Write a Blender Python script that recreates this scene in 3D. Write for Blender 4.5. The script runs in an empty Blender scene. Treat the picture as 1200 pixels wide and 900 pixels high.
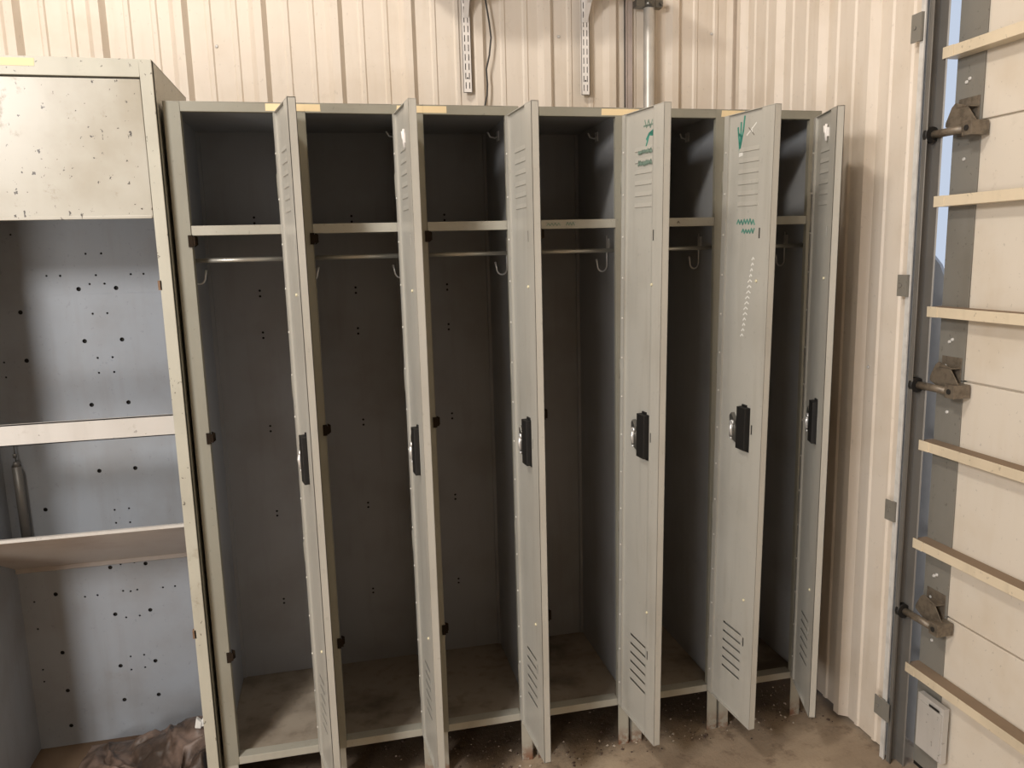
import bpy, bmesh, math, random
from mathutils import Vector, Matrix, noise
from mathutils.geometry import tessellate_polygon
random.seed(7)
S = bpy.context.scene
COL = S.collection
ZO = 0.139            # every root is raised by this at the end: the floor ends up at z = 0
FL = -0.139           # floor level in working coordinates (0 = underside of the lockers)
R = math.radians

# ------------------------------------------------------------------ materials
def nodes(name):
    m = bpy.data.materials.new(name); m.use_nodes = True
    nt = m.node_tree; b = nt.nodes['Principled BSDF']
    return m, nt, b

def nd(nt, kind, **kw):
    n = nt.nodes.new(kind)
    for k, v in kw.items():
        if k in n.inputs: n.inputs[k].default_value = v
        else: setattr(n, k, v)
    return n

def pos(nt, scale=(1, 1, 1), off=(0, 0, 0)):
    g = nt.nodes.new('ShaderNodeNewGeometry')
    mp = nd(nt, 'ShaderNodeMapping'); mp.inputs['Scale'].default_value = scale; mp.inputs['Location'].default_value = off
    nt.links.new(g.outputs['Position'], mp.inputs['Vector'])
    return mp.outputs['Vector']

def nz(nt, vec, scale, detail=4, rough=.55):
    n = nt.nodes.new('ShaderNodeTexNoise'); n.inputs['Scale'].default_value = scale
    n.inputs['Detail'].default_value = detail; n.inputs['Roughness'].default_value = rough
    nt.links.new(vec, n.inputs['Vector']); return n.outputs['Fac']

def ramp(nt, fac, lo, hi, a=0., b=1.):
    r = nt.nodes.new('ShaderNodeMapRange'); r.interpolation_type = 'SMOOTHSTEP'
    r.inputs['From Min'].default_value = lo; r.inputs['From Max'].default_value = hi
    r.inputs['To Min'].default_value = a; r.inputs['To Max'].default_value = b
    nt.links.new(fac, r.inputs['Value']); return r.outputs['Result']

def mul(nt, a, b):
    m = nt.nodes.new('ShaderNodeMath'); m.operation = 'MULTIPLY'
    nt.links.new(a, m.inputs[0])
    if isinstance(b, float): m.inputs[1].default_value = b
    else: nt.links.new(b, m.inputs[1])
    return m.outputs[0]

def mix(nt, fac, a, b):
    m = nt.nodes.new('ShaderNodeMix'); m.data_type = 'RGBA'
    if isinstance(fac, float): m.inputs[0].default_value = fac
    else: nt.links.new(fac, m.inputs[0])
    for s, v in ((6, a), (7, b)):
        if isinstance(v, tuple): m.inputs[s].default_value = (*v, 1)
        else: nt.links.new(v, m.inputs[s])
    return m.outputs[2]

def bump(nt, b, h, strength=.1, dist=.002):
    n = nt.nodes.new('ShaderNodeBump'); n.inputs['Strength'].default_value = strength; n.inputs['Distance'].default_value = dist
    nt.links.new(h, n.inputs['Height']); nt.links.new(n.outputs['Normal'], b.inputs['Normal'])

def height(nt):
    g = nt.nodes.new('ShaderNodeNewGeometry'); s = nt.nodes.new('ShaderNodeSeparateXYZ')
    nt.links.new(g.outputs['Position'], s.inputs[0]); return s.outputs['Z']

def paint(name, base, dirt=(.16, .13, .09), rough=.42, soil=.25, specks=.0, rust_to=None, metallic=0., streak=.12, seed=0, rust_amt=.9):
    """worn enamel on sheet metal: cloudy dirt, faint vertical streaks, chips, rust near the floor"""
    m, nt, b = nodes(name)
    v = pos(nt, (1, 1, 1), (seed, seed * .7, 0))
    c = mix(nt, ramp(nt, nz(nt, v, 3.5, 5), .42, .72, 0, soil), base, dirt)
    vs = pos(nt, (9, 9, .9), (seed, 0, seed))
    c = mix(nt, ramp(nt, nz(nt, vs, 3, 3), .5, .75, 0, streak), c, dirt)
    if specks:
        c = mix(nt, ramp(nt, nz(nt, pos(nt, (1, 1, .8), (seed, 3, 1)), 75, 3, .6), .655, .70, 0, specks), c, (.05, .04, .03))
        c = mix(nt, mul(nt, ramp(nt, nz(nt, v, 11, 6, .7), .6, .7, 0, specks * .8), ramp(nt, nz(nt, v, 2.2, 2), .45, .6)), c, (.2, .16, .1))
    if rust_to is not None:
        z = height(nt)
        msk = ramp(nt, z, rust_to, 0.0, 0., 1.)
        r = mul(nt, msk, ramp(nt, nz(nt, v, 26, 5, .7), .38, .56, 0, rust_amt))
        c = mix(nt, r, c, (.19, .075, .035))
    nt.links.new(c, b.inputs['Base Color'])
    b.inputs['Roughness'].default_value = rough; b.inputs['Metallic'].default_value = metallic
    bump(nt, b, nz(nt, v, 90, 3), .06, .001)
    return m

def plain(name, col, rough=.5, metallic=0., var=.15, scale=8.):
    m, nt, b = nodes(name)
    dark = tuple(x * .6 for x in col)
    c = mix(nt, ramp(nt, nz(nt, pos(nt), scale, 4), .4, .7, 0, var * 2), col, dark)
    nt.links.new(c, b.inputs['Base Color']); b.inputs['Roughness'].default_value = rough; b.inputs['Metallic'].default_value = metallic
    return m

M = {}
M['frame'] = paint('darkened_beige_grey_enamel', (.25, .24, .195), soil=.3, rust_to=.075, seed=1.3, specks=.25)  # darker than the lip enamel, standing in for shade on stiles and top rail
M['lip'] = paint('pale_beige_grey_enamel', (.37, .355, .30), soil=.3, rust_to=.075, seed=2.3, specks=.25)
M['door'] = paint('door_enamel', (.43, .415, .37), soil=.16, rust_to=.075, seed=4.1, specks=.12, streak=.15, rough=.36, rust_amt=.5)
M['inside'] = paint('slate_grey_enamel', (.35, .36, .375), soil=.3, seed=2.2, rough=.45)
M['lockfloor'] = paint('dirty_locker_floor', (.33, .28, .22), dirt=(.08, .055, .035), soil=.95, seed=8.8, rough=.7, streak=.3)
M['cab'] = paint('cabinet_enamel', (.43, .415, .345), soil=.25, rust_to=.12, seed=6.6, specks=.8, streak=.1)
M['cabpanel'] = paint('cabinet_panel_enamel', (.40, .38, .325), dirt=(.24, .2, .13), soil=.6, seed=3.6, specks=1., streak=.05, rough=.35)
M['cabin'] = paint('blue_grey_enamel', (.31, .335, .37), soil=.3, seed=9.2, specks=.15, rough=.4)
M['cabrail'] = paint('pale_rail_enamel', (.52, .50, .47), soil=.15, seed=5.2, specks=.5)
M['cabshelf'] = paint('bounce_pink_grey_enamel', (.47, .42, .38), soil=.5, dirt=(.25, .16, .12), seed=7.7)  # pink tint puts light bounced off the floor into the shelf's colour
M['cabfloor'] = paint('cabinet_floor_dirt', (.12, .078, .045), dirt=(.09, .05, .03), soil=.9, seed=4.4, rough=.8)
M['wall'] = paint('cream_siding', (.71, .635, .545), dirt=(.52, .42, .30), soil=.35, seed=2.9, specks=.12, rough=.5, streak=.18)
M['door_cream'] = paint('cream_door_steel', (.70, .64, .55), dirt=(.55, .44, .3), soil=.4, seed=5.9, specks=.2, rough=.42, streak=.1)
M['strut'] = paint('strut_enamel', (.72, .62, .46), soil=.25, seed=1.9, specks=.3)
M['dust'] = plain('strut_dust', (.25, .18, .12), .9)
M['steelgrey'] = paint('grey_steel_stile', (.22, .21, .185), soil=.3, dirt=(.12, .1, .07), seed=3.3, specks=.4, rough=.4)
M['track'] = plain('track_steel', (.19, .18, .165), .45, .3)
M['galv'] = plain('galvanised_steel', (.70, .69, .66), .42, .1, .25, 22)
M['blue_steel'] = plain('outer_jamb_steel', (.55, .56, .58), .5, .0)
M['white'] = plain('white_enamel', (.8, .76, .72), .35)
M['black'] = plain('black_plastic', (.009, .008, .007), .6, 0, .1)
M['catch'] = plain('brown_catch', (.022, .015, .010), 1.0)
M['catch'].node_tree.nodes['Principled BSDF'].inputs['Specular IOR Level'].default_value = .1
M['dark'] = plain('dark_slot', (.015, .013, .011), .8)
M['chrome'] = plain('chrome_wire', (.85, .84, .82), .3, .6, .05)
M['lockgrey'] = plain('lock_case_grey', (.16, .155, .14), .3, .7)
M['rod'] = plain('coat_rod_steel', (.5, .48, .42), .35, .6)
M['conduit'] = plain('conduit_steel', (.58, .56, .52), .42, .45, .2, 14)
M['bracket'] = plain('bronze_zinc', (.20, .165, .125), .45, .35, .5, 60)
M['tape'] = plain('masking_tape', (.72, .57, .34), .7, 0, .08)
M['green'] = plain('green_marker', (.05, .25, .19), .6, 0, .4, 90)
M['greenmid'] = plain('worn_green_marker', (.10, .27, .21), .6, 0, .4, 80)
M['greenfaint'] = plain('faded_green_marker', (.21, .29, .235), .6, 0, .5, 60)
M['chalk'] = plain('white_scratch', (.75, .74, .70), .7)
M['scratch'] = plain('dark_scratch', (.12, .10, .08), .7)
M['bumper'] = plain('pale_rubber', (.72, .66, .45), .6)
M['rivet'] = plain('bare_rivet', (.72, .70, .64), .35, .3)
M['cable'] = plain('black_cable', (.03, .028, .025), .5)
M['leaf'] = plain('green_scrap', (.06, .10, .02), .7)
M['rusty'] = plain('rusty_plate', (.2, .12, .07), .8, 0, .4, 50)

def floor_mat():
    m, nt, b = nodes('dirty_concrete')
    v = pos(nt)
    c = mix(nt, ramp(nt, nz(nt, v, 2.2, 6, .6), .35, .68), (.46, .365, .26), (.29, .22, .155))
    c = mix(nt, ramp(nt, nz(nt, v, 14, 6, .7), .5, .7, 0, .7), c, (.15, .10, .065))
    # darker brown tone beneath the lockers and along the wall
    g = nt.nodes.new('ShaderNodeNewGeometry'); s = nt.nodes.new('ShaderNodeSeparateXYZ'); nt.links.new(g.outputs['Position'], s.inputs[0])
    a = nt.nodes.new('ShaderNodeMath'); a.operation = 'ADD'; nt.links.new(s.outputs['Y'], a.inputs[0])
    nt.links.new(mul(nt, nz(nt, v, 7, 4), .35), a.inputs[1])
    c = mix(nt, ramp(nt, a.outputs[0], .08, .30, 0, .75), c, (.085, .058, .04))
    nt.links.new(c, b.inputs['Base Color']); b.inputs['Roughness'].default_value = .8
    bump(nt, b, nz(nt, v, 35, 6, .7), .5, .006)
    return m
M['floor'] = floor_mat()

def tarp_mat():
    m, nt, b = nodes('brown_tarp')
    v = pos(nt)
    c = mix(nt, ramp(nt, nz(nt, v, 8, 5), .4, .62), (.05, .032, .022), (.17, .12, .095))
    nt.links.new(c, b.inputs['Base Color']); b.inputs['Roughness'].default_value = .5
    bump(nt, b, nz(nt, v, 60, 5), .4, .004)
    return m
M['tarp'] = tarp_mat()

# ------------------------------------------------------------------ mesh builder
class MB:
    def __init__(s): s.v = []; s.f = []; s.m = []; s.sm = []
    def add(s, vs, fs, mi=0, smooth=False):
        o = len(s.v); s.v += [tuple(x) for x in vs]
        for f in fs: s.f.append(tuple(o + i for i in f)); s.m.append(mi); s.sm.append(smooth)
        return s
    def box(s, x0, x1, y0, y1, z0, z1, mi=0, top=None):
        vs = [(x, y, z) for z in (z0, z1) for y in (y0, y1) for x in (x0, x1)]
        s.add(vs, [(0, 2, 3, 1), (0, 1, 5, 4), (1, 3, 7, 5), (3, 2, 6, 7), (2, 0, 4, 6)], mi)
        s.add([vs[4], vs[5], vs[7], vs[6]], [(0, 1, 2, 3)], mi if top is None else top)
        return s
    def tube(s, pts, r, n=10, mi=0, cap=True):
        pts = [Vector(p) for p in pts]; rings = []
        up = None
        for i, p in enumerate(pts):
            t = (pts[min(i + 1, len(pts) - 1)] - pts[max(i - 1, 0)]).normalized()
            if up is None:
                up = t.orthogonal().normalized()
            up = (up - t * up.dot(t)).normalized(); w = t.cross(up)
            rr = r[i] if isinstance(r, (list, tuple)) else r
            rings.append([p + (up * math.cos(a) + w * math.sin(a)) * rr for a in [2 * math.pi * k / n for k in range(n)]])
        vs = [q for ring in rings for q in ring]; fs = []
        for i in range(len(rings) - 1):
            for k in range(n):
                a, b_ = i * n + k, i * n + (k + 1) % n
                fs.append((a, b_, b_ + n, a + n))
        s.add(vs, fs, mi, True)
        if cap:
            s.add(rings[0][::-1], [tuple(range(n))], mi); s.add(rings[-1], [tuple(range(n))], mi)
        return s
    def prism(s, poly, axis, a, b, mi=0):
        """poly: 2D points, extruded along axis from a to b (x: (y,z), y: (x,z), z: (x,y))"""
        def P(q, t): return {'x': (t, q[0], q[1]), 'y': (q[0], t, q[1]), 'z': (q[0], q[1], t)}[axis]
        n = len(poly); vs = [P(q, a) for q in poly] + [P(q, b) for q in poly]
        fs = [(i, (i + 1) % n, (i + 1) % n + n, i + n) for i in range(n)]
        tri = tessellate_polygon([[Vector((q[0], q[1], 0)) for q in poly]])
        fs += [tuple(t) for t in tri] + [tuple(i + n for i in t[::-1]) for t in tri]
        return s.add(vs, fs, mi)
    def plate(s, outer, holes, axis, t0, t1, mi=0):
        """a sheet from t0 to t1 along axis with real holes (2D loops)"""
        def P(q, t): return {'x': (t, q[0], q[1]), 'y': (q[0], t, q[1]), 'z': (q[0], q[1], t)}[axis]
        loops = [outer] + holes
        flat = [q for l in loops for q in l]
        tri = tessellate_polygon([[Vector((q[0], q[1], 0)) for q in l] for l in loops])
        n = len(flat)
        vs = [P(q, t0) for q in flat] + [P(q, t1) for q in flat]
        fs = [tuple(t) for t in tri] + [tuple(i + n for i in t[::-1]) for t in tri]
        o = 0
        for l in loops:
            k = len(l)
            fs += [(o + i, o + (i + 1) % k, o + (i + 1) % k + n, o + i + n) for i in range(k)]
            o += k
        return s.add(vs, fs, mi)
    def build(s, name, mats, parent=None, bevel=0, loc=None):
        me = bpy.data.meshes.new(name)
        me.from_pydata(s.v, [], s.f)
        for m in (mats if isinstance(mats, (list, tuple)) else [mats]): me.materials.append(m)
        for p, mi, sm in zip(me.polygons, s.m, s.sm): p.material_index = mi; p.use_smooth = sm
        bm = bmesh.new(); bm.from_mesh(me)
        bmesh.ops.remove_doubles(bm, verts=bm.verts, dist=1e-6)
        bmesh.ops.recalc_face_normals(bm, faces=bm.faces); bm.to_mesh(me); bm.free()
        return link(name, me, parent, bevel, loc)

def link(name, me, parent=None, bevel=0, loc=None):
    o = bpy.data.objects.new(name, me); COL.objects.link(o)
    if parent is not None: o.parent = parent
    if loc is not None: o.location = loc
    if bevel:
        b = o.modifiers.new('bevel', 'BEVEL'); b.width = bevel; b.segments = 2; b.limit_method = 'ANGLE'; b.angle_limit = R(50)
        b.harden_normals = False
    return o

def empty(name, loc, rz=0):
    o = bpy.data.objects.new(name, None); COL.objects.link(o); o.location = loc; o.rotation_euler = (0, 0, rz)
    o.empty_display_size = .05
    return o
def tag(o, label, cat, group=None):
    o['label'] = label; o['category'] = cat
    if group: o['group'] = group
    return o
def struct(o, label=None):
    o['kind'] = 'structure'
    if label: o['label'] = label
    return o
def circ(x, z, r, n=12): return [(x + r * math.cos(2 * math.pi * k / n), z + r * math.sin(2 * math.pi * k / n)) for k in range(n)]

# ------------------------------------------------------------------ the setting
XW, YW, CEIL = 1.976, .775, 3.9
PITCH, C0 = .2531, -.5466
fl = MB()
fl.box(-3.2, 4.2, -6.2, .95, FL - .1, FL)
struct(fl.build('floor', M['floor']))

def profile(t0, t1, first, side, base):
    """ribbed sheet in plan: list of (t, outward) from t0 to t1; a rib's shaded slope sits at first + n*PITCH"""
    pts = [(t0, 0)]
    n = math.floor((t0 - first) / PITCH) - 1
    t = first + n * PITCH
    cand = []
    while t < t1 + PITCH:
        cand += [(t - .052, 0), (t - .034, .024), (t - .008, .024), (t + .008, 0)]
        for u in (.084, .168):
            cand += [(t - .013 + u - .012, 0), (t - .013 + u - .006, .005), (t - .013 + u + .006, .005), (t - .013 + u + .011, 0)]
        t += PITCH
    cand.sort()
    pts += [c for c in cand if t0 + .001 < c[0] < t1 - .001] + [(t1, 0)]
    return pts

w = MB()
pr = [(t, YW - d) for t, d in profile(-3.2, XW, C0, 1, YW)]
w.prism(pr + [(XW, YW + .1), (-3.2, YW + .1)], 'z', FL, CEIL)
struct(w.build('wall_back', M['wall']))
# right wall: siding from the corner to the door jamb. ribs at y = .459 - n*.256
w = MB()
pts = profile(-.262, YW, .459 + .026 - 4 * .2531, 1, XW)
pr = [(XW - d, t) for t, d in pts]
w.prism(pr + [(XW + .035, YW), (XW + .035, -.262)], 'z', FL + .015, CEIL)
struct(w.build('wall_right', M['wall']))
t = MB(); t.box(XW - .028, XW - .0, YW - .027, YW - .012, FL, CEIL); t.box(XW - .012, XW, YW - .04, YW - .012, FL, CEIL)
struct(t.build('trim_1', plain('corner_trim_paint', (.5, .42, .34), .5), bevel=.001))
# seam strip of the wall sheet next to the conduit
t = MB(); t.box(1.512, 1.538, YW - .012, YW, 1.7, CEIL); t.box(1.512, 1.516, YW - .018, YW, 1.7, CEIL); t.box(1.534, 1.538, YW - .018, YW, 1.7, CEIL)
struct(t.build('trim_2', plain('seam_paint', (.45, .38, .34), .5)))

# ------------------------------------------------------------------ lockers
OX0, OX1, W, D, H = .040, .264, .3025, .48, 1.829
ZR, ZS1, ZS2, ZB = 1.804, 1.5225, 1.498, .024
CACHE = {}
def cached(key, make, name, mats, parent, bevel=0, loc=None):
    if key not in CACHE: 
        o = make().build(name, mats, parent, bevel, loc); CACHE[key] = o.data; return o
    return link(name, CACHE[key], parent, bevel, loc)

def shell():
    m = MB(); t = .0015
    m.box(0, t, .004, D, 0, H - .001); m.box(W - t, W, .004, D, 0, H - .001)
    m.box(t, W - t, .016, D, H - .003, H - .001)
    lh = [(.154, z) for z in (1.566, 1.548, 1.335, 1.317, 1.20, 1.182, .889, .871, .595, .579, .28, .265)]
    m.plate([(t, .001), (W - t, .001), (W - t, H - .003), (t, H - .003)], [circ(x, z, .0040, 8) for x, z in lh], 'y', D - .0015, D)
    m.box(0, W, D + .008, D + .0095, 0, H - .001, 1); m.box(0, W, D, D + .0085, H - .0025, H - .001); m.box(0, .0015, D, D + .0085, 0, H); m.box(W - .0015, W, D, D + .0085, 0, H)  # dark rear sheet makes the holes read as unlit hollows
    # returns behind the stiles and a back flange in the corners
    m.box(t, .012, D - .012, D - .0015, .014, H - .004); m.box(W - .012, W - t, D - .012, D - .0015, .014, H - .004)
    return m
def lfloor():
    m = MB(); m.box(.002, W - .002, .034, D - .002, .006, .0115); return m
def frame():
    m = MB()
    m.box(0, OX0, 0, .0175, 0, H); m.box(OX1, W, 0, .0175, 0, H)
    m.box(OX0, OX1, 0, .016, ZR, H)
    m.box(0, OX0, .0175, .03, ZB, ZR) ; m.box(OX1 + .012, W, .0175, .03, ZB, ZR)
    return m
def sill():
    m = MB(); m.box(OX0, OX1, 0, .034, .001, ZB); return m
def shelf():
    m = MB(); m.box(.003, W - .003, .032, D - .003, ZS1 - .004, ZS1 - .001); m.box(OX0, OX1, .002, .032, ZS2, ZS1); return m
def leg(x0, x1, y0, y1, side):
    def f():
        m = MB()
        m.box(x0, x1, y0, y0 + .003, FL, 0); xs = x0 if side < 0 else x1 - .003
        m.box(xs, xs + .003, y0, y1, FL, 0)
        return m
    return f
def rodm():
    m = MB(); m.tube([(.002, .06, 1.434), (W - .002, .06, 1.434)], .0062, 12)
    for x in (.002, W - .008): m.tube([(x, .06, 1.434), (x + .006, .06, 1.434)], .012, 14)
    return m
def hook(side, y=.17, zt=1.480):
    def f():
        m = MB(); s = side; xb = W - .0015 if s < 0 else .0015
        X = lambda d: xb + s * d
        # s<0: on the right-hand side wall, prong bending left
        zb = zt - .1
        pts = [(X(.005), y, zt), (X(.005), y, zt - .06)]
        for k in range(9):
            a = math.pi * k / 8
            pts.append((X(.0225 - .0175 * math.cos(a)), y - .003 * k / 2, zt - .090 - .020 * math.sin(a)))
        pts.append((X(.044), y - .014, zt - .072))
        m.tube(pts, [.0026] * (len(pts) - 1) + [.0034], 8)
        m.box(min(X(0), X(.003)), max(X(0), X(.003)), y - .011, y + .011, zt - .045, zt - .01)
        return m
    return f
def uhook():
    m = MB(); xb = W - .0015
    m.tube([(xb, .27, 1.79), (xb - .012, .262, 1.782), (xb - .03, .25, 1.784), (xb - .038, .244, 1.796)], .0024, 8)
    m.box(xb - .003, xb, .258, .282, 1.775, 1.803)
    return m
def catch():
    m = MB(); m.box(-.008, .003, -.003, .003, -.015, .015); m.box(.0, .009, -.002, .004, -.011, .011); m.prism([(.004, -.016), (.013, -.009), (.013, .011), (.004, .016)], 'y', .012, .016); return m

DW, DT = .228, .020
def doorm():
    """door leaf: u = -x from the hinge, inner face towards +y at y=0, outer sheet at y=-DT"""
    m = MB(); z0, z1 = .008, 1.801
    u = lambda a, b: (-b, -a)
    holes = []
    UL = (.068, .160)
    low = [.283 - i * .0293 for i in range(6)]; up = [1.695 - i * .0293 for i in range(6)]
    for z in low + up: holes.append([(-UL[1], z - .0035), (-UL[0], z - .0035), (-UL[0], z + .0035), (-UL[1], z + .0035)])
    m.plate([(-DW, z0), (0, z0), (0, z1), (-DW, z1)], holes, 'y', -DT, -DT + .0014)
    for z in low + up:      # pressed louvre hoods: the sheet bulges outwards below each slit
        m.prism([(-DT, z + .0035), (-DT - .006, z - .006), (-DT - .0075, z - .008), (-DT - .0015, z - .0035)], 'x', -UL[1], -UL[0])
    for z in up: m.prism([(-.0066, z - .001), (-.0042, z + .0005), (-.0066, z + .0125)], 'x', -UL[1], -UL[0])
    m.box(*u(0, .0015), -DT, 0, z0, z1); m.box(*u(DW - .0015, DW), -DT, 0, z0, z1)
    m.box(-DW, 0, -DT, 0, z1 - .0015, z1); m.box(-DW, 0, -DT, 0, z0, z0 + .0015)
    m.box(*u(0, .021), -.0015, 0, z0, z1)                       # hinge lip
    m.box(*u(.019, .0205), -.007, 0, z0, z1)
    m.plate([(-.174, z0 + .0015), (-.0205, z0 + .0015), (-.0205, z1 - .0015), (-.174, z1 - .0015)], holes[:6], 'y', -.0075, -.0065)
    sl = [[(-.1850, z - .014), (-.1780, z - .014), (-.1780, z + .014), (-.1850, z + .014)] for z in (1.474, .925, .272)]
    m.plate([(-DW, z0 + .002), (-.174, z0 + .002), (-.174, z1 - .002), (-DW, z1 - .002)], sl, 'y', -.0015, 0)   # channel along the free edge
    m.box(*u(.174, .1755), -.0075, 0, z0, z1)
    for z in [.09 + i * .115 for i in range(15)]:                # rivets on the hinge lip
        m.tube([(-.0115, 0, z), (-.0115, .0022, z)], [.0034, .0024], 8, 1)
    return m
def slotshadem():
    m = MB(); m.box(-.188, -.1745, -.0028, -.0018, -.016, .016); return m  # dark plate behind a lip slot, painted as the shade inside it
def latchm():
    m = MB()
    # black recessed handle pan seen from inside
    m.box(-.165, -.124, -.008, .012, .860, .984)
    m.prism([(-.124, .868), (-.112, .880), (-.108, .925), (-.116, .962), (-.124, .984)], 'y', -.007, .004)
    m.box(-.168, -.120, -.0065, -.0045, .853, .860)
    m.box(-.150, -.128, -.0065, -.002, .984, .990)
    return m
def lockm():
    m = MB()
    m.prism([(-.126, .868), (-.083, .884), (-.080, .948), (-.088, .958), (-.108, .935), (-.126, .895)], 'y', -.007, .006)
    return m
def boltchrome():
    m = MB()
    m.tube([(-.098, .005, .930), (-.098, .011, .930)], .0075, 14)
    m.tube([(-.097, .008, .924), (-.096, .010, .912), (-.099, .009, .890)], [.0055, .006, .0035], 8)
    m.tube([(-.094, .005, .882), (-.094, .009, .882)], .0035, 8)
    return m
def bump_m():
    m = MB(); m.tube([(0, 0, 0), (0, .0035, 0)], [.0045, .003], 10); return m
def hingem():
    m = MB(); m.tube([(.0025, -.002, -.03), (.0025, -.002, .03)], .0032, 8); return m

XL = [0, .3035, .608, .927, 1.236, 1.541]
ANG = [12, 5.2, 4.2, 6.8, 5.6, -19]
SAG = [0, 0, 0, -.022, -.024, -.022]
LBL = ['beige-grey steel locker touching the tall open cabinet, leftmost of the row, empty, door ajar',
       'open steel locker second from the tall cabinet, white hook mark high inside its door',
       'open steel locker third from the tall cabinet, plain unmarked door standing straight out',
       'open steel locker fourth from the tall cabinet, faded green arrow scribble high inside its door',
       'open steel locker whose door shows a column of white scratched dashes',
       'steel locker at the far right of the row beside the side wall, door opened least']
STRK = [1.484, .964, .333]
lockers = []; doors = []
for k in range(6):
    L = empty('locker', (XL[k], 0, 0)); tag(L, LBL[k], 'locker', 'row of six open steel lockers')
    lockers.append(L)
    cached('shell', shell, 'shell', [M['inside'], M['dark']], L)
    cached('lfloor', lfloor, 'bottom_panel', M['lockfloor'], L)
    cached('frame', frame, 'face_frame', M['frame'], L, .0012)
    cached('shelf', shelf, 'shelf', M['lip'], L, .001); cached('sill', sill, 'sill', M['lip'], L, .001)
    cached('rod', rodm, 'coat_rod', M['rod'], L)
    for key, s in (('hl', 1), ('hr', -1)): cached(key, hook(s), 'coat_hook', M['chrome'], L)
    cached('uh', uhook, 'coat_hook', M['chrome'], L)
    for z in STRK: cached('catch', catch, 'latch_catch', M['catch'], L, 0, (OX0, 0, z))
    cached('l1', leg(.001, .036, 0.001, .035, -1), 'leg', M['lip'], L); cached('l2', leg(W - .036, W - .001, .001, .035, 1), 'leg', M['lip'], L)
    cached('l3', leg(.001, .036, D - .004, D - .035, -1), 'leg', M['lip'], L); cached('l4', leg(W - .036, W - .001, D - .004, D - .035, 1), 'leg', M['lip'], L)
    d = cached('door', doorm, 'door', [M['door'], M['rivet']], L, 0, (OX1 - .0015, -.0025, 0))
    d.rotation_euler = (0, SAG[k], R(90 + ANG[k])); doors.append(d)
    cached('latch', latchm, 'latch_pan', M['black'], d, .001); cached('lock', lockm, 'lock_case', M['lockgrey'], d, .0015)
    cached('chrom', boltchrome, 'lock_bolt', M['chrome'], d)
    for z in (1.474, .925, .272): cached('slots', slotshadem, 'slot_shade_plate', M['dark'], d, 0, (0, 0, z))
    for z in (.16, .62, 1.09, 1.62): cached('hinge', hingem, 'hinge', M['frame'], d, 0, (0, 0, z))
    for z in (1.345, .405): cached('bump', bump_m, 'rubber_bumper', M['bumper'], d, 0, (-.178, 0, z))

# marks on doors (strokes drawn on the sheet: y just above the panel)
def strokes(paths, r, parent, name, mat, y=None, label=None):
    m = MB(); yy = -.0064 if y is None else y
    for p in paths:
        for a, b in zip(p[:-1], p[1:]):
            a2, b2 = Vector((-a[0], a[1])), Vector((-b[0], b[1])); dv = (b2 - a2)
            if dv.length < 1e-5: continue
            dv.normalize(); nn = Vector((-dv.y, dv.x)) * r; a2 = a2 - dv * r * .4; b2 = b2 + dv * r * .4
            m.prism([tuple(a2 - nn), tuple(b2 - nn), tuple(b2 + nn), tuple(a2 + nn)], 'y', yy, yy + .0003)
    o = m.build(name, mat, parent)
    if label: o['label'] = label
    return o
d4, d5, d2, d6 = doors[3], doors[4], doors[1], doors[5]
def wob(x0, x1, z, n=14, amp=.006):
    return [(x0 + (x1 - x0) * i / n, z + (amp if i % 2 else -amp) * random.uniform(.5, 1.2)) for i in range(n + 1)]
strokes([[(.118, 1.772), (.128, 1.752), (.138, 1.770), (.148, 1.750), (.158, 1.768)], [(.112, 1.757), (.16, 1.757)]], .0022, d4, 'marker_scribble', M['greenfaint'], label='faded green scribble')
strokes([[(.128, 1.722), (.142, 1.735), (.162, 1.741), (.160, 1.731), (.146, 1.733)], [(.148, 1.737), (.165, 1.735)], [(.142, 1.733), (.126, 1.704)]], .0030, d4, 'marker_scribble', M['green'], label='bright green arrow scribble')
strokes([wob(.088, .160, 1.692, 18, .005)], .0024, d4, 'marker_lettering', M['greenfaint'], -.0041, label='row of faded green scrawl')
strokes([wob(.088, .160, 1.663, 18, .006)], .0026, d4, 'marker_lettering', M['greenfaint'], -.0041, label='lower row of faded green scrawl')
strokes([[(.058, 1.763), (.066, 1.72), (.070, 1.69)], [(.072, 1.775), (.072, 1.74), (.070, 1.69)], [(.088, 1.79), (.083, 1.752), (.071, 1.71)], [(.062, 1.745), (.075, 1.738)]], .0034, d5, 'marker_scribble', M['green'], label='green marker scrawl like spread fingers')
strokes([[(.100, 1.738), (.122, 1.752), (.142, 1.766)], [(.122, 1.755), (.124, 1.744)]], .0016, d5, 'scratched_mark', M['chalk'], label='white scratched cross')
strokes([[(.108, 1.757), (.134, 1.735)]], .0012, d5, 'scratched_mark', M['scratch'])
m_ = MB(); m_.prism([(-.084, 1.686), (-.066, 1.683), (-.067, 1.697), (-.083, 1.699)], 'y', -.0064, -.0060); m_.build('paper_scrap', M['chalk'], d5)
strokes([wob(.068, .150, 1.505, 12, .007), wob(.092, .15, 1.480, 9, .006)], .0026, d5, 'marker_lettering', M['greenmid'], label='two short rows of green scrawl')
cz = []
for i in range(15):
    z = 1.405 - i * .0155; uc = .150 - .0028 * i + random.uniform(-.001, .001); wd = .005 if i < 4 else (.009 if i < 11 else .006)
    cz.append([(uc - wd, z - .004), (uc, z + .003), (uc + wd, z - .002)])
strokes(cz, .0017, d5, 'scratched_mark', M['chalk'], label='column of white scratched dashes')
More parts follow.
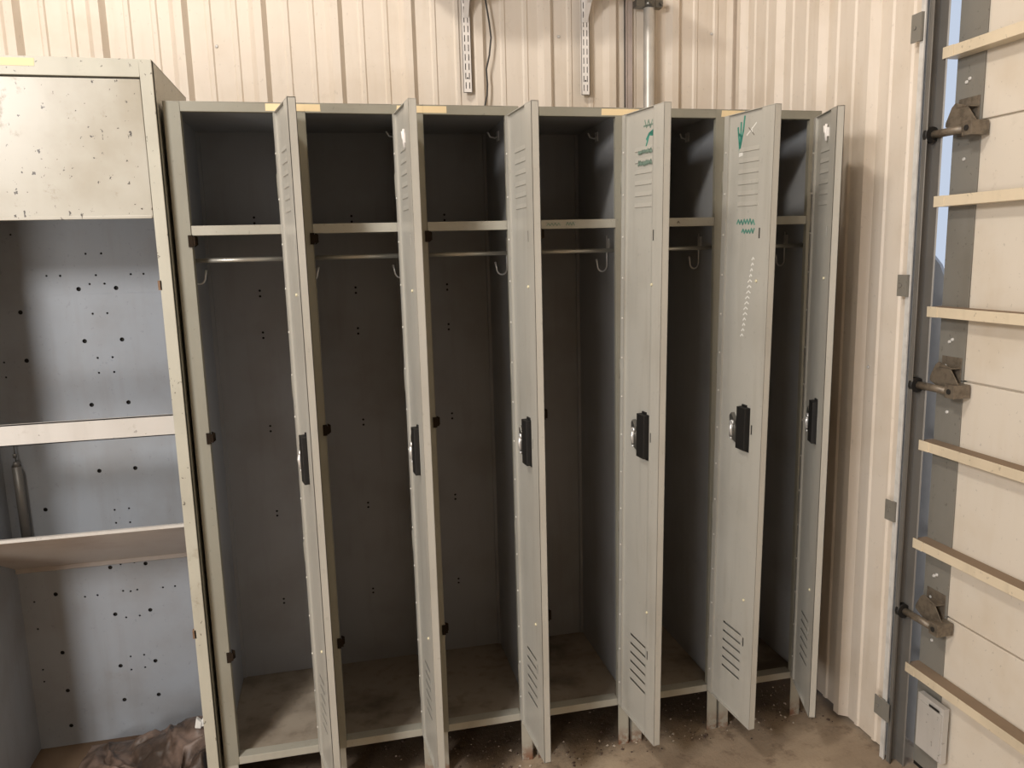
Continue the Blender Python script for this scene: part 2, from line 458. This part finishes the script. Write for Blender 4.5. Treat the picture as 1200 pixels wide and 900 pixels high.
for d, u0, z0 in ((d2, .150, 1.722), (d6, .128, 1.748)):
    m = MB(); m.tube([(-u0 + .010, .001, z0 + .016), (-u0 + .009, .000, z0 + .003), (-u0 + .003, .001, z0 - .003), (-u0 - .005, .001, z0 - .001)], .0032, 8)
    m.tube([(-u0 - .006, .000, z0 + .019), (-u0 - .006, .001, z0), (-u0 - .006, -.001, z0 - .026)], .0036, 8)
    m.box(-u0 - .010, -u0 - .002, -.0065, .001, z0 - .014, z0 + .010)
    o = m.build('stick_on_hook', M['white'], d); o['label'] = 'small white hook'
# green scrawl on the shelf lips of the fourth and fifth lockers
def lip_scrawl(k, x0, x1, z, mat, amp, n=8):
    m = MB(); pts = [(x0 + (x1 - x0) * i / n, z + (amp if i % 2 else -amp)) for i in range(n + 1)]
    for a, b in zip(pts[:-1], pts[1:]):
        dv = Vector((b[0] - a[0], b[1] - a[1])).normalized(); nn = Vector((-dv.y, dv.x)) * .0013
        a, b = Vector(a), Vector(b)
        m.prism([tuple(a - nn), tuple(b - nn), tuple(b + nn), tuple(a + nn)], 'y', .0014, .0018)
    m.build('marker_lettering', mat, lockers[k])
lip_scrawl(3, .058, .098, 1.510, M['greenfaint'], .004); lip_scrawl(3, .115, .140, 1.511, M['greenfaint'], .005, 6)
lip_scrawl(4, .145, .153, 1.510, M['scratch'], .003, 2)

# ------------------------------------------------------------------ tall open cabinet
CX0, CX1, CY0, CY1, CT = -.665, -.0095, -.035, .43, 1.918
cab = empty('storage_cabinet', (0, 0, 0))
tag(cab, 'tall wide beige-grey steel cabinet left of the lockers, open front with perforated blue-grey back', 'cabinet')
m = MB()
m.box(CX1 - .0018, CX1, CY0 + .006, CY1 + .0, FL, CT - .001); m.box(CX0, CX0 + .0018, CY0 + .006, CY1, FL, CT - .001)
m.box(CX0, CX1, CY0 + .006, CY1, CT - .003, CT - .001)
m.build('side_and_top_panels', M['cab'], cab)
m = MB()
m.box(CX1 - .004, CX1 - .0018, CY0 + .02, CY1 - .003, FL + .02, CT - .004); m.box(CX0 + .0018, -.628, CY0 + .02, CY1 - .003, FL + .02, CT - .004)
m.build('inner_side_panel', M['cabin'], cab)
m = MB()
FR = .0285
m.box(CX1 - FR, CX1, CY0, CY0 + .02, FL, CT); m.box(CX0, CX0 + FR, CY0, CY0 + .02, FL, CT)
m.box(CX0 + FR, CX1 - FR, CY0, CY0 + .02, 1.876, CT)
m.box(CX0 + FR, CX1 - FR, CY0, CY0 + .02, FL, FL + .02)
m.build('face_frame', M['cab'], cab, .0012)
m = MB()
small = [(-.525, 1.524), (-.443, 1.402), (-.406, 1.401), (-.33, 1.464), (-.287, 1.464), (-.308, 1.4), (-.328, 1.374), (-.287, 1.374), (-.211, 1.4), (-.175, 1.4), (-.586, 1.15), (-.586, 1.105), (-.329, 1.285), (-.288, 1.285), (-.329, 1.15), (-.287, 1.15), (-.33, 1.104), (-.287, 1.104), (-.33, .666), (-.288, .667), (-.33, .623), (-.289, .621), (-.591, .39), (-.445, .389), (-.408, .39), (-.332, .395), (-.31, .391), (-.29, .394), (-.213, .392), (-.176, .392), (-.332, .304), (-.291, .305), (-.591, .299), (-.332, .168), (-.291, .168), (-.334, .122), (-.292, .124), (-.592, .16), (-.593, .119), (-.331, .485), (-.29, .487)]
big = [(-.36, 1.36), (-.256, 1.36), (-.525, 1.297), (-.525, 1.152), (-.36, 1.203), (-.255, 1.203), (-.361, 1.006), (-.256, 1.007), (-.361, .796), (-.257, .796), (-.526, .686), (-.362, .478), (-.257, .479), (-.528, .408), (-.363, .319), (-.258, .32), (-.53, .21), (-.365, .14), (-.259, .142), (-.529, .078), (-.365, .02), (-.26, .022), (-.532, -.045)]
m.plate([(CX0 + .002, FL + .02), (CX1 - .002, FL + .02), (CX1 - .002, CT - .004), (CX0 + .002, CT - .004)],
        [circ(x, z, .0033, 8) for x, z in small] + [circ(x, z, .0066, 12) for x, z in big], 'y', .4205, .4225)
m.box(CX0 + .002, CX1 - .002, .4195, .4205, 1.343, 1.345)
m.box(CX0, CX1, CY1 - .0015, CY1, FL, CT - .001, 1)  # near-black sheet behind the holes, in place of the shade there
m.build('back_panel', [M['cabin'], M['dark']], cab)
m = MB(); m.box(CX0 + .003, CX1 - .005, CY0 + .02, .42, -.118, -.112); m.build('bottom_panel', M['cabfloor'], cab)
m = MB(); m.box(CX0 + FR + .002, CX1 - FR - .002, CY0 + .004, CY0 + .018, 1.542, 1.872)
m.box(CX0 + FR + .004, CX1 - FR - .004, CY0 + .0025, CY0 + .005, 1.541, 1.549)
m.build('upper_door', M['cabpanel'], cab, .0015)
m = MB(); m.box(CX0 + FR * .6, CX1 - FR + .003, CY0 + .0215, CY0 + .024, .9835, 1.038); m.box(CX0 + FR, CX1 - FR, CY0 + .0215, CY0 + .034, 1.0355, 1.038)
m.box(CX0 + FR, CX1 - FR, CY0 + .0215, CY0 + .034, .9835, .986)
m.build('middle_rail', M['cabrail'], cab)
# the lower shelf hangs tipped: front lip high, back edge dropped against the back panel
m = MB()
xa, xb = -.627, -.0145
y0, z0, y1, z1 = CY0 + .022, .737, .417, .500
m.prism([(y0, z0), (y0 + .002, z0 + .0), (y1, z1 + .004), (y1, z1 + .0015), (y0, z0 - .004)], 'x', xa, xb, 0)
m.prism([(y0 - .001, z0 - .007), (y0 + .010, z0 - .008), (y0 + .010, z0 + .001), (y0 - .001, z0 + .001)], 'x', xa, xb, 1)
m.prism([(y1 - .012, z1 - .006), (y1, z1 - .012), (y1, z1 + .014), (y1 - .003, z1 + .014)], 'x', xa, xb, 0)
o = m.build('tipped_shelf', [M['cabshelf'], M['cabrail']], cab); o['label'] = 'shelf hanging tipped with its back edge dropped'
m = MB(); m.tube([(-.582, .40, .835), (-.5795, .40, .55)], .0135, 14); m.tube([(-.582, .40, .835), (-.582, .40, .85)], [.0135, .006], 14)
m.tube([(-.582, .40, .85), (-.583, .40, .97)], .0018, 6); m.tube([(-.583, .40, .862), (-.583, .40, .874)], .006, 8)
m.build('hanging_rod', M['track'], cab)
for z in (1.375, .43, -.01):
    m = MB(); m.box(CX1 - FR - .006, CX1 - FR + .003, CY0 + .0, CY0 + .012, z - .012, z + .012); m.build('door_catch', M['rusty'], cab)

# crumpled tarp on the cabinet floor
def tarp():
    me = MB(); nx, ny = 150, 110; vs = []
    for j in range(ny + 1):
        for i in range(nx + 1):
            u, v = i / nx, j / ny
            x = -.475 + .455 * u; y = -.008 + .405 * v
            ed = min(1, min(u, 1 - u) * 9) * min(1, min(v, 1 - v) * 7)
            lump = .055 * math.exp(-((x + .09) / .09) ** 2 - ((y - .21) / .11) ** 2) + .060 * math.exp(-((x + .31) / .075) ** 2 - ((y - .07) / .06) ** 2) + .04 * math.exp(-((x + .2) / .15) ** 2 - ((y - .25) / .12) ** 2) + .05 * math.exp(-((x + .07) / .06) ** 2 - ((y - .05) / .07) ** 2)
            q = Vector((x * 8, y * 8, .3)); q2 = q + Vector((noise.noise(q * 1.3), noise.noise(q * 1.3 + Vector((5, 2, 1))), 0)) * 1.1
            r1 = 1 - abs(noise.noise(q2)) * 2.1; r2 = 1 - abs(noise.noise(q2 * 2.3 + Vector((3, 1, 4)))) * 2.
            z = -.111 + ed * (.016 + 1.15 * lump + .030 * max(0, r1) * (.5 + lump * 10) + .005 * r2)
            vs.append((x + .010 * noise.noise(q2 * 2), y, max(z, -.1115)))
    fs = [(j * (nx + 1) + i, j * (nx + 1) + i + 1, (j + 1) * (nx + 1) + i + 1, (j + 1) * (nx + 1) + i) for j in range(ny) for i in range(nx)]
    me.add(vs, fs, 0, True)
    o = me.build('crumpled_tarp', M['tarp']); s = o.modifiers.new('s', 'SOLIDIFY'); s.thickness = .0015; s.offset = 1
    return o
tp = tarp(); tag(tp, 'crumpled brown sheet of tarp heaped on the floor of the tall cabinet', 'tarp')
m = MB(); m.prism([(-.106, .034), (-.088, .030), (-.084, .050), (-.099, .066)], 'y', .165, .182); m.prism([(-.09, .034), (-.075, .034), (-.073, .062), (-.084, .058)], 'y', .168, .180)
tag(m.build('paper_scrap', M['chalk'], bevel=.003), 'small torn white scrap stuck on top of the brown tarp', 'scrap')

# masking tape pieces across the tops of the frames
def tape(x0, x1, z, y, lab, tilt=.0):
    m = MB(); h = .0088
    n = 6; up = []; lo = []
    for i in range(n + 1):
        x = x0 + (x1 - x0) * i / n; up.append((x, z + h + tilt * i / n)); lo.append((x, z - h + tilt * i / n))
    for q in (0, n): lo[q] = (lo[q][0] + random.uniform(-.002, .002), lo[q][1])
    m.prism(up + lo[::-1], 'y', y - .0006, y + .0001)
    tag(m.build('tape_strip', M['tape']), lab, 'tape', 'pieces of yellow masking tape on the top rails')
tape(.246, .382, 1.8165, 0, 'yellow masking tape strip across the joint of the two lockers nearest the tall cabinet')
tape(.580, .712, 1.8165, 0, 'strip of yellow masking tape right behind the door with the white hook mark')
tape(1.150, 1.262, 1.8165, 0, 'yellow masking tape strip half behind the door with the faded green scribble')
tape(1.517, 1.590, 1.8165, 0, 'short strip of yellow masking tape above the door with the white scratched cross')
tape(-.40, -.266, 1.905, CY0, 'strip of yellow masking tape on the top rail of the tall cabinet')

# green scrap on the fifth locker's shelf
m = MB()
c = Vector((XL[4] + .062, .018, 1.5245))
for i in range(7):
    a = i * .9; p = c + Vector((.012 * math.cos(a), .006 * math.sin(a), 0))
    m.prism([(p.x - .008, p.z), (p.x + .009, p.z), (p.x + .007 * math.cos(a), p.z + .012 + .002 * i), (p.x - .009, p.z + .008)], 'y', p.y - .002, p.y + .002)
tag(m.build('leaf_scrap', M['leaf']), 'small dark green leafy scrap on the shelf edge of the fifth locker', 'scrap')

# ------------------------------------------------------------------ things on the back wall
YF = YW - .024
def standard(x, zb, lab):
    e = empty('shelf_standard', (x, YF, zb)); tag(e, lab, 'shelf bracket', 'slotted white shelf standards on the back wall')
    m = MB(); hw, dp, h = .0155, .014, .85
    sl = []
    z = .012
    i = 0
    while z < h - .03:
        for s in (-1, 1): sl.append([(s * .0065 - .0016, z), (s * .0065 + .0016, z), (s * .0065 + .0016, z + .022), (s * .0065 - .0016, z + .022)])
        z += .032; i += 1
    sl += [circ(0, .048, .0035, 10)]
    m.plate([(-hw, 0), (hw, 0), (hw, h), (-hw, h)], sl, 'y', -dp, -dp + .0015)
    m.box(-hw, -hw + .0015, -dp, 0, 0, h); m.box(hw - .0015, hw, -dp, 0, 0, h)
    m.build('slotted_channel', M['white'], e)
    m = MB(); m.box(-hw + .002, hw - .002, -.004, -.002, 0, h); m.build('channel_shadow_backing', M['dark'], e)['label'] = 'dark sheet standing in for the shaded hollow of the channel'  # inner shade of the channel drawn as a dark sheet
    m = MB(); m.prism([(-dp, .258), (-dp, .40), (-.32, .40), (-.32, .385), (-.06, .31)], 'x', -.0015, .0015)
    m.prism([(-dp - .001, .252), (-dp - .001, .258), (-.06, .313), (-.32, .388), (-.32, .384), (-.062, .307)], 'x', -.009, .009)
    m.build('bracket_arm', M['white'], e)
    return e
standard(.902, 2.010, 'slotted white metal shelf standard on the wall, just left of the black cable')
standard(1.346, 2.010, 'slotted white metal shelf standard on the wall, nearer the steel conduit')
m = MB(); m.box(.70, 1.53, .43, .745, 2.4105, 2.432)
tag(m.build('wall_shelf', M['white']), 'white board shelf resting on the arms of the two slotted wall standards', 'shelf')
m = MB()
pts = []
P0 = [(.972, 2.45), (.976, 2.33), (.988, 2.25), (.993, 2.20), (.985, 2.14), (.972, 2.09), (.975, 2.04), (.972, 2.0), (.962, 1.96), (.955, 1.80), (.95, 1.3), (.952, .6), (.95, -.1385)]
for i in range(len(P0) - 1):
    for s in range(6):
        t = s / 6; a, b = P0[i], P0[i + 1]; t2 = t
        pts.append((a[0] + (b[0] - a[0]) * t2, YF - .008, a[1] + (b[1] - a[1]) * t2))
pts.append((P0[-1][0], YF - .008, P0[-1][1]))
m.tube(pts, .0032, 8)
tag(m.build('power_cable', M['cable']), 'thin black cable hanging down the wall between the two slotted standards', 'cable')
e = empty('conduit_pipe', (1.592, YF - .023, FL)); tag(e, 'vertical galvanised steel conduit pipe running down the back wall behind the lockers', 'pipe')
m = MB(); m.tube([(0, 0, .002), (0, 0, CEIL - FL - .05)], .0205, 24); m.build('pipe', M['conduit'], e)
m = MB(); m.box(-.055, .05, -.012, .022, 2.32 - FL, 2.345 - FL); m.tube([(0, 0, 2.318 - FL), (0, 0, 2.347 - FL)], .0245, 24); m.tube([(.042, -.012, 2.332 - FL), (.042, -.02, 2.332 - FL)], .006, 8)
m.build('pipe_clamp', M['lockgrey'], e)

# screws in the siding
sc = [(-.75, 2.2), (.05, 2.15), (1.255, 2.22), (1.87, 2.25), (1.80, 2.0)]
for x, z in sc:
    m = MB(); m.tube([(x, YW - .0005, z), (x, YW - .004, z)], [.006, .004], 8); o = m.build('siding_screw', M['galv']); tag(o, 'small hexagonal screw head in the cream siding of the back wall', 'screw', 'screws in the back wall siding')
for y, z in [(.20, 1.97), (-.02, 1.66), (-.09, 1.06), (-.06, .75)]:
    m = MB(); m.tube([(XW - .0005, y, z), (XW - .004, y, z)], [.006, .004], 8); o = m.build('siding_screw', M['galv']); tag(o, 'small hexagonal screw head in the cream siding of the side wall', 'screw', 'screws in the side wall siding')

# ------------------------------------------------------------------ overhead door on the right wall
DX = 2.030
dr = empty('door_1', (DX, -.314, FL)); struct(dr, 'cream sectional overhead door with horizontal struts'); dr['category'] = 'door'
def dp(m, name, mat, **k):
    o = m.build(name, mat, dr, **k); o.location = (-DX, .314, -FL); return o
YE = -4.2
seams = [FL + .012, .38, 1.0595, 1.738, 2.417, 3.05]
for a, b in zip(seams[:-1], seams[1:]):
    m = MB(); m.box(DX + .004, DX + .05, YE, -.400, a + .0025, b - .0025)
    m.box(DX + .014, DX + .045, YE, -.400, b - .003, b + .003)
    dp(m, 'door_section', M['door_cream'], bevel=.002)
    m = MB(); m.box(DX, DX + .052, -.405, -.316, a + .001, b - .001)
    m.box(DX - .0015, DX, -.407, -.314, a + .001, b - .001)
    dp(m, 'end_stile', M['steelgrey'], bevel=.0015)
for z in [1.920, 1.540, 1.244, .866, .574, .186, 2.22]:
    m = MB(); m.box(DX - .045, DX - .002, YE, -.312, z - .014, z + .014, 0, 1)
    m.box(DX - .047, DX - .045, -.348, -.311, z - .0145, z + .0145)
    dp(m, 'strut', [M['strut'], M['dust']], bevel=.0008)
for z in (1.716, 1.037, .358):
    h = empty('roller_hinge', (0, 0, 0)); h.parent = dr; h.location = (-DX, .314, -FL)
    m = MB(); m.box(DX - .0045, DX - .0015, -.400, -.330, z - .012, z + .085)
    m.prism([(-.340, z + .062), (-.352, z + .072), (-.392, z + .060), (-.425, z + .018), (-.425, z - .004), (-.35, z + .004), (-.322, z + .016), (-.322, z + .026)], 'x', DX - .034, DX - .030)
    m.box(DX - .034, DX - .003, -.400, -.355, z + .056, z + .059)
    m.box(DX - .056, DX - .004, -.436, -.404, z - .018, z + .018); m.tube([(DX - .0565, -.420, z), (DX - .059, -.420, z)], .0075, 10, 1)
    m.build('hinge_plate', [M['bracket'], M['dark']], h, .001)
    m = MB(); m.tube([(DX - .052, -.292, z), (DX - .048, -.405, z)], .0105, 14); m.build('roller_stem', M['bracket'], h)
    m = MB(); m.tube([(DX - .055, -.304, z), (DX - .055, -.290, z)], .021, 22); m.build('roller', M['black'], h)
    for dy, dz in ((-.345, .058), (-.352, .125), (-.362, .132), (-.36, -.07)):
        m = MB(); m.tube([(DX - .0015, dy, z + dz), (DX - .0055, dy, z + dz)], [.0055, .004], 8); m.build('bolt_head', M['galv'], h)
m = MB(); m.box(DX - .030, DX - .012, -.452, -.352, -.045, .125); m.box(DX - .034, DX - .030, -.448, -.356, -.040, .105)
m.box(DX - .0345, DX - .034, -.44, -.40, .108, .115, 1)
dp(m, 'bottom_bracket_plate', [M['cabrail'], M['dark']], bevel=.002)['label'] = 'pale plate at the foot of the door'
m = MB(); m.box(DX, DX + .05, YE, -.316, FL + .001, FL + .0105); dp(m, 'bottom_seal', M['black'])

# track and jamb
tr = empty('door_track', (1.975, -.27, FL)); tag(tr, 'vertical galvanised roller track of the overhead door, beside the cream siding', 'door track')
def tp_(m, name, mat, **k):
    o = m.build(name, mat, tr, **k); o.location = (-1.975, .27, -FL); return o
TZ = 3.0
m = MB(); m.box(1.952, 1.955, -.281, -.262, FL + .002, TZ); m.box(1.952, 1.99, -.264, -.262, FL + .002, TZ); m.box(1.949, 1.952, -.2815, -.2785, FL + .002, TZ)
tp_(m, 'angle_iron', M['galv'], bevel=.0006)
m = MB()
m.prism([(1.957, -.290), (1.957, -.286), (1.960, -.2835), (1.992, -.2835), (1.992, -.320), (1.988, -.325), (1.985, -.322), (1.989, -.318), (1.989, -.2865), (1.962, -.2865), (1.960, -.290)], 'z', FL + .002, TZ)
m.box(1.958, 1.9595, -.3, -.2865, FL + .002, TZ); m.tube([(1.9585, -.301, FL + .002), (1.9585, -.301, TZ)], .0022, 8)
tp_(m, 'curved_track', M['track'])
for z in (1.997, 1.315, .657, .03):
    m = MB(); hz = .036 if z > 1.5 else .03
    m.box(1.943, 1.947, -.300 if z < .1 else -.276, -.238, z - hz, z + hz); m.box(1.947, 1.952, -.276, -.264, z - hz, z + hz); m.tube([(1.943, -.252, z), (1.940, -.252, z)], .005, 8)
    tp_(m, 'track_bracket', M['steelgrey'])
# outer jamb stop seen past the track in its lower half
m = MB(); m.prism([(-.12, FL + .01), (-.262, FL + .01), (-.262, 1.28), (-.250, 1.33), (-.225, 1.37), (-.19, 1.40), (-.12, 1.40)], 'x', 2.09, 2.10)
struct(m.build('trim_3', M['blue_steel']))
# roof-line header and the surround of the doorway
m = MB(); m.box(XW, XW + .1, -4.4, -.262, 3.05, CEIL); m.box(XW, XW + .1, -6.2, -4.25, FL, CEIL)
struct(m.build('wall_right', M['wall']))

# floor debris: dirt and gravel swept under the lockers, nobody could count it
m = MB()
for i in range(900):
    x = random.uniform(.0, 1.93); y = abs(random.gauss(0, .16)) - .06 + random.uniform(-.03, .03); r = random.choice([.0015, .002, .003, .0035, .006]) * random.uniform(.6, 1.3)
    if y > .5 or y < -.12: continue
    a = [random.uniform(.5, 1.2) * r for _ in range(6)]
    vs = [(x + a[0], y, FL + r * .4), (x, y + a[1], FL + r * .4), (x - a[2], y, FL + r * .4), (x, y - a[3], FL + r * .4), (x, y, FL + r * 1.1), (x, y, FL - .0005)]
    m.add(vs, [(0, 1, 4), (1, 2, 4), (2, 3, 4), (3, 0, 4), (1, 0, 5), (2, 1, 5), (3, 2, 5), (0, 3, 5)], random.choice([0, 0, 1, 2]))
o = m.build('floor_debris', [plain('grit_dark', (.09, .06, .045), .9), plain('grit_mid', (.2, .15, .11), .9), plain('grit_light', (.42, .36, .29), .9)])
tag(o, 'crumbs of dirt and gravel scattered on the floor under the lockers', 'dirt'); o['kind'] = 'stuff'

# ------------------------------------------------------------------ rest of the room
m = MB(); m.box(-3.2, 2.1, -6.2, .9, CEIL, CEIL + .1); struct(m.build('ceiling', M['wall']))
m = MB(); m.box(-3.3, 2.1, -6.3, -6.2, FL, CEIL); struct(m.build('wall_front', M['wall']))
m = MB(); m.box(-3.3, -3.2, -6.2, .9, FL, CEIL); struct(m.build('wall_left', M['wall']))

# ------------------------------------------------------------------ light
def area(name, loc, target, sx, sy, power, col):
    l = bpy.data.lights.new(name, 'AREA'); l.shape = 'RECTANGLE'; l.size = sx; l.size_y = sy; l.energy = power; l.color = col
    o = bpy.data.objects.new(name, l); COL.objects.link(o); o.location = loc
    o.rotation_euler = (Vector(target) - Vector(loc)).to_track_quat('-Z', 'Y').to_euler(); return o
area('ceiling_lamp_light', (-1.5, -2.6, 2.42), (1.2, .2, .9), .5, .5, 92, (1, .97, .945))
area('low_fill_light', (-2.5, -4.6, .6), (.9, 0, .4), 1.3, 1.2, 92, (1, .96, .92))  # added low fill light; no doorway is built on this side
area('roof_lamp_light', (-.7, -1.5, 3.6), (1.3, .5, 1.4), .35, .25, 55, (1, .93, .84))
wd = bpy.data.worlds.new('sky'); S.world = wd; wd.use_nodes = True
bg = wd.node_tree.nodes['Background']; bg.inputs['Color'].default_value = (.72, .82, 1, 1); bg.inputs['Strength'].default_value = 1.0

# ------------------------------------------------------------------ camera
cx, cy, cz_, yaw, pitch, roll, f = 0.3922, -2.1672, 1.4294, 0.218, -0.1646, -0.0261, 914.13
fw = Vector((math.sin(yaw) * math.cos(pitch), math.cos(yaw) * math.cos(pitch), math.sin(pitch)))
rt = fw.cross(Vector((0, 0, 1))).normalized(); up = rt.cross(fw)
r2 = rt * math.cos(roll) + up * math.sin(roll); u2 = -rt * math.sin(roll) + up * math.cos(roll)
cam = bpy.data.cameras.new('camera'); co = bpy.data.objects.new('camera', cam); COL.objects.link(co)
mw = Matrix((r2, u2, -fw)).transposed().to_4x4(); mw.translation = Vector((cx, cy, cz_)); co.matrix_world = mw
cam.sensor_width = 36; cam.sensor_fit = 'HORIZONTAL'; cam.lens = f / 1200 * 36; cam.clip_start = .05
S.camera = co

for o in list(S.objects):
    if o.parent is None: o.location.z += ZO

vs_ = S.view_settings; vs_.view_transform = 'Standard'; vs_.look = 'None'; vs_.gamma = 1; vs_.exposure = -0.36; vs_.use_curve_mapping = False
S.cycles.use_denoising = True
S.cycles.max_bounces = 8; S.cycles.diffuse_bounces = 5
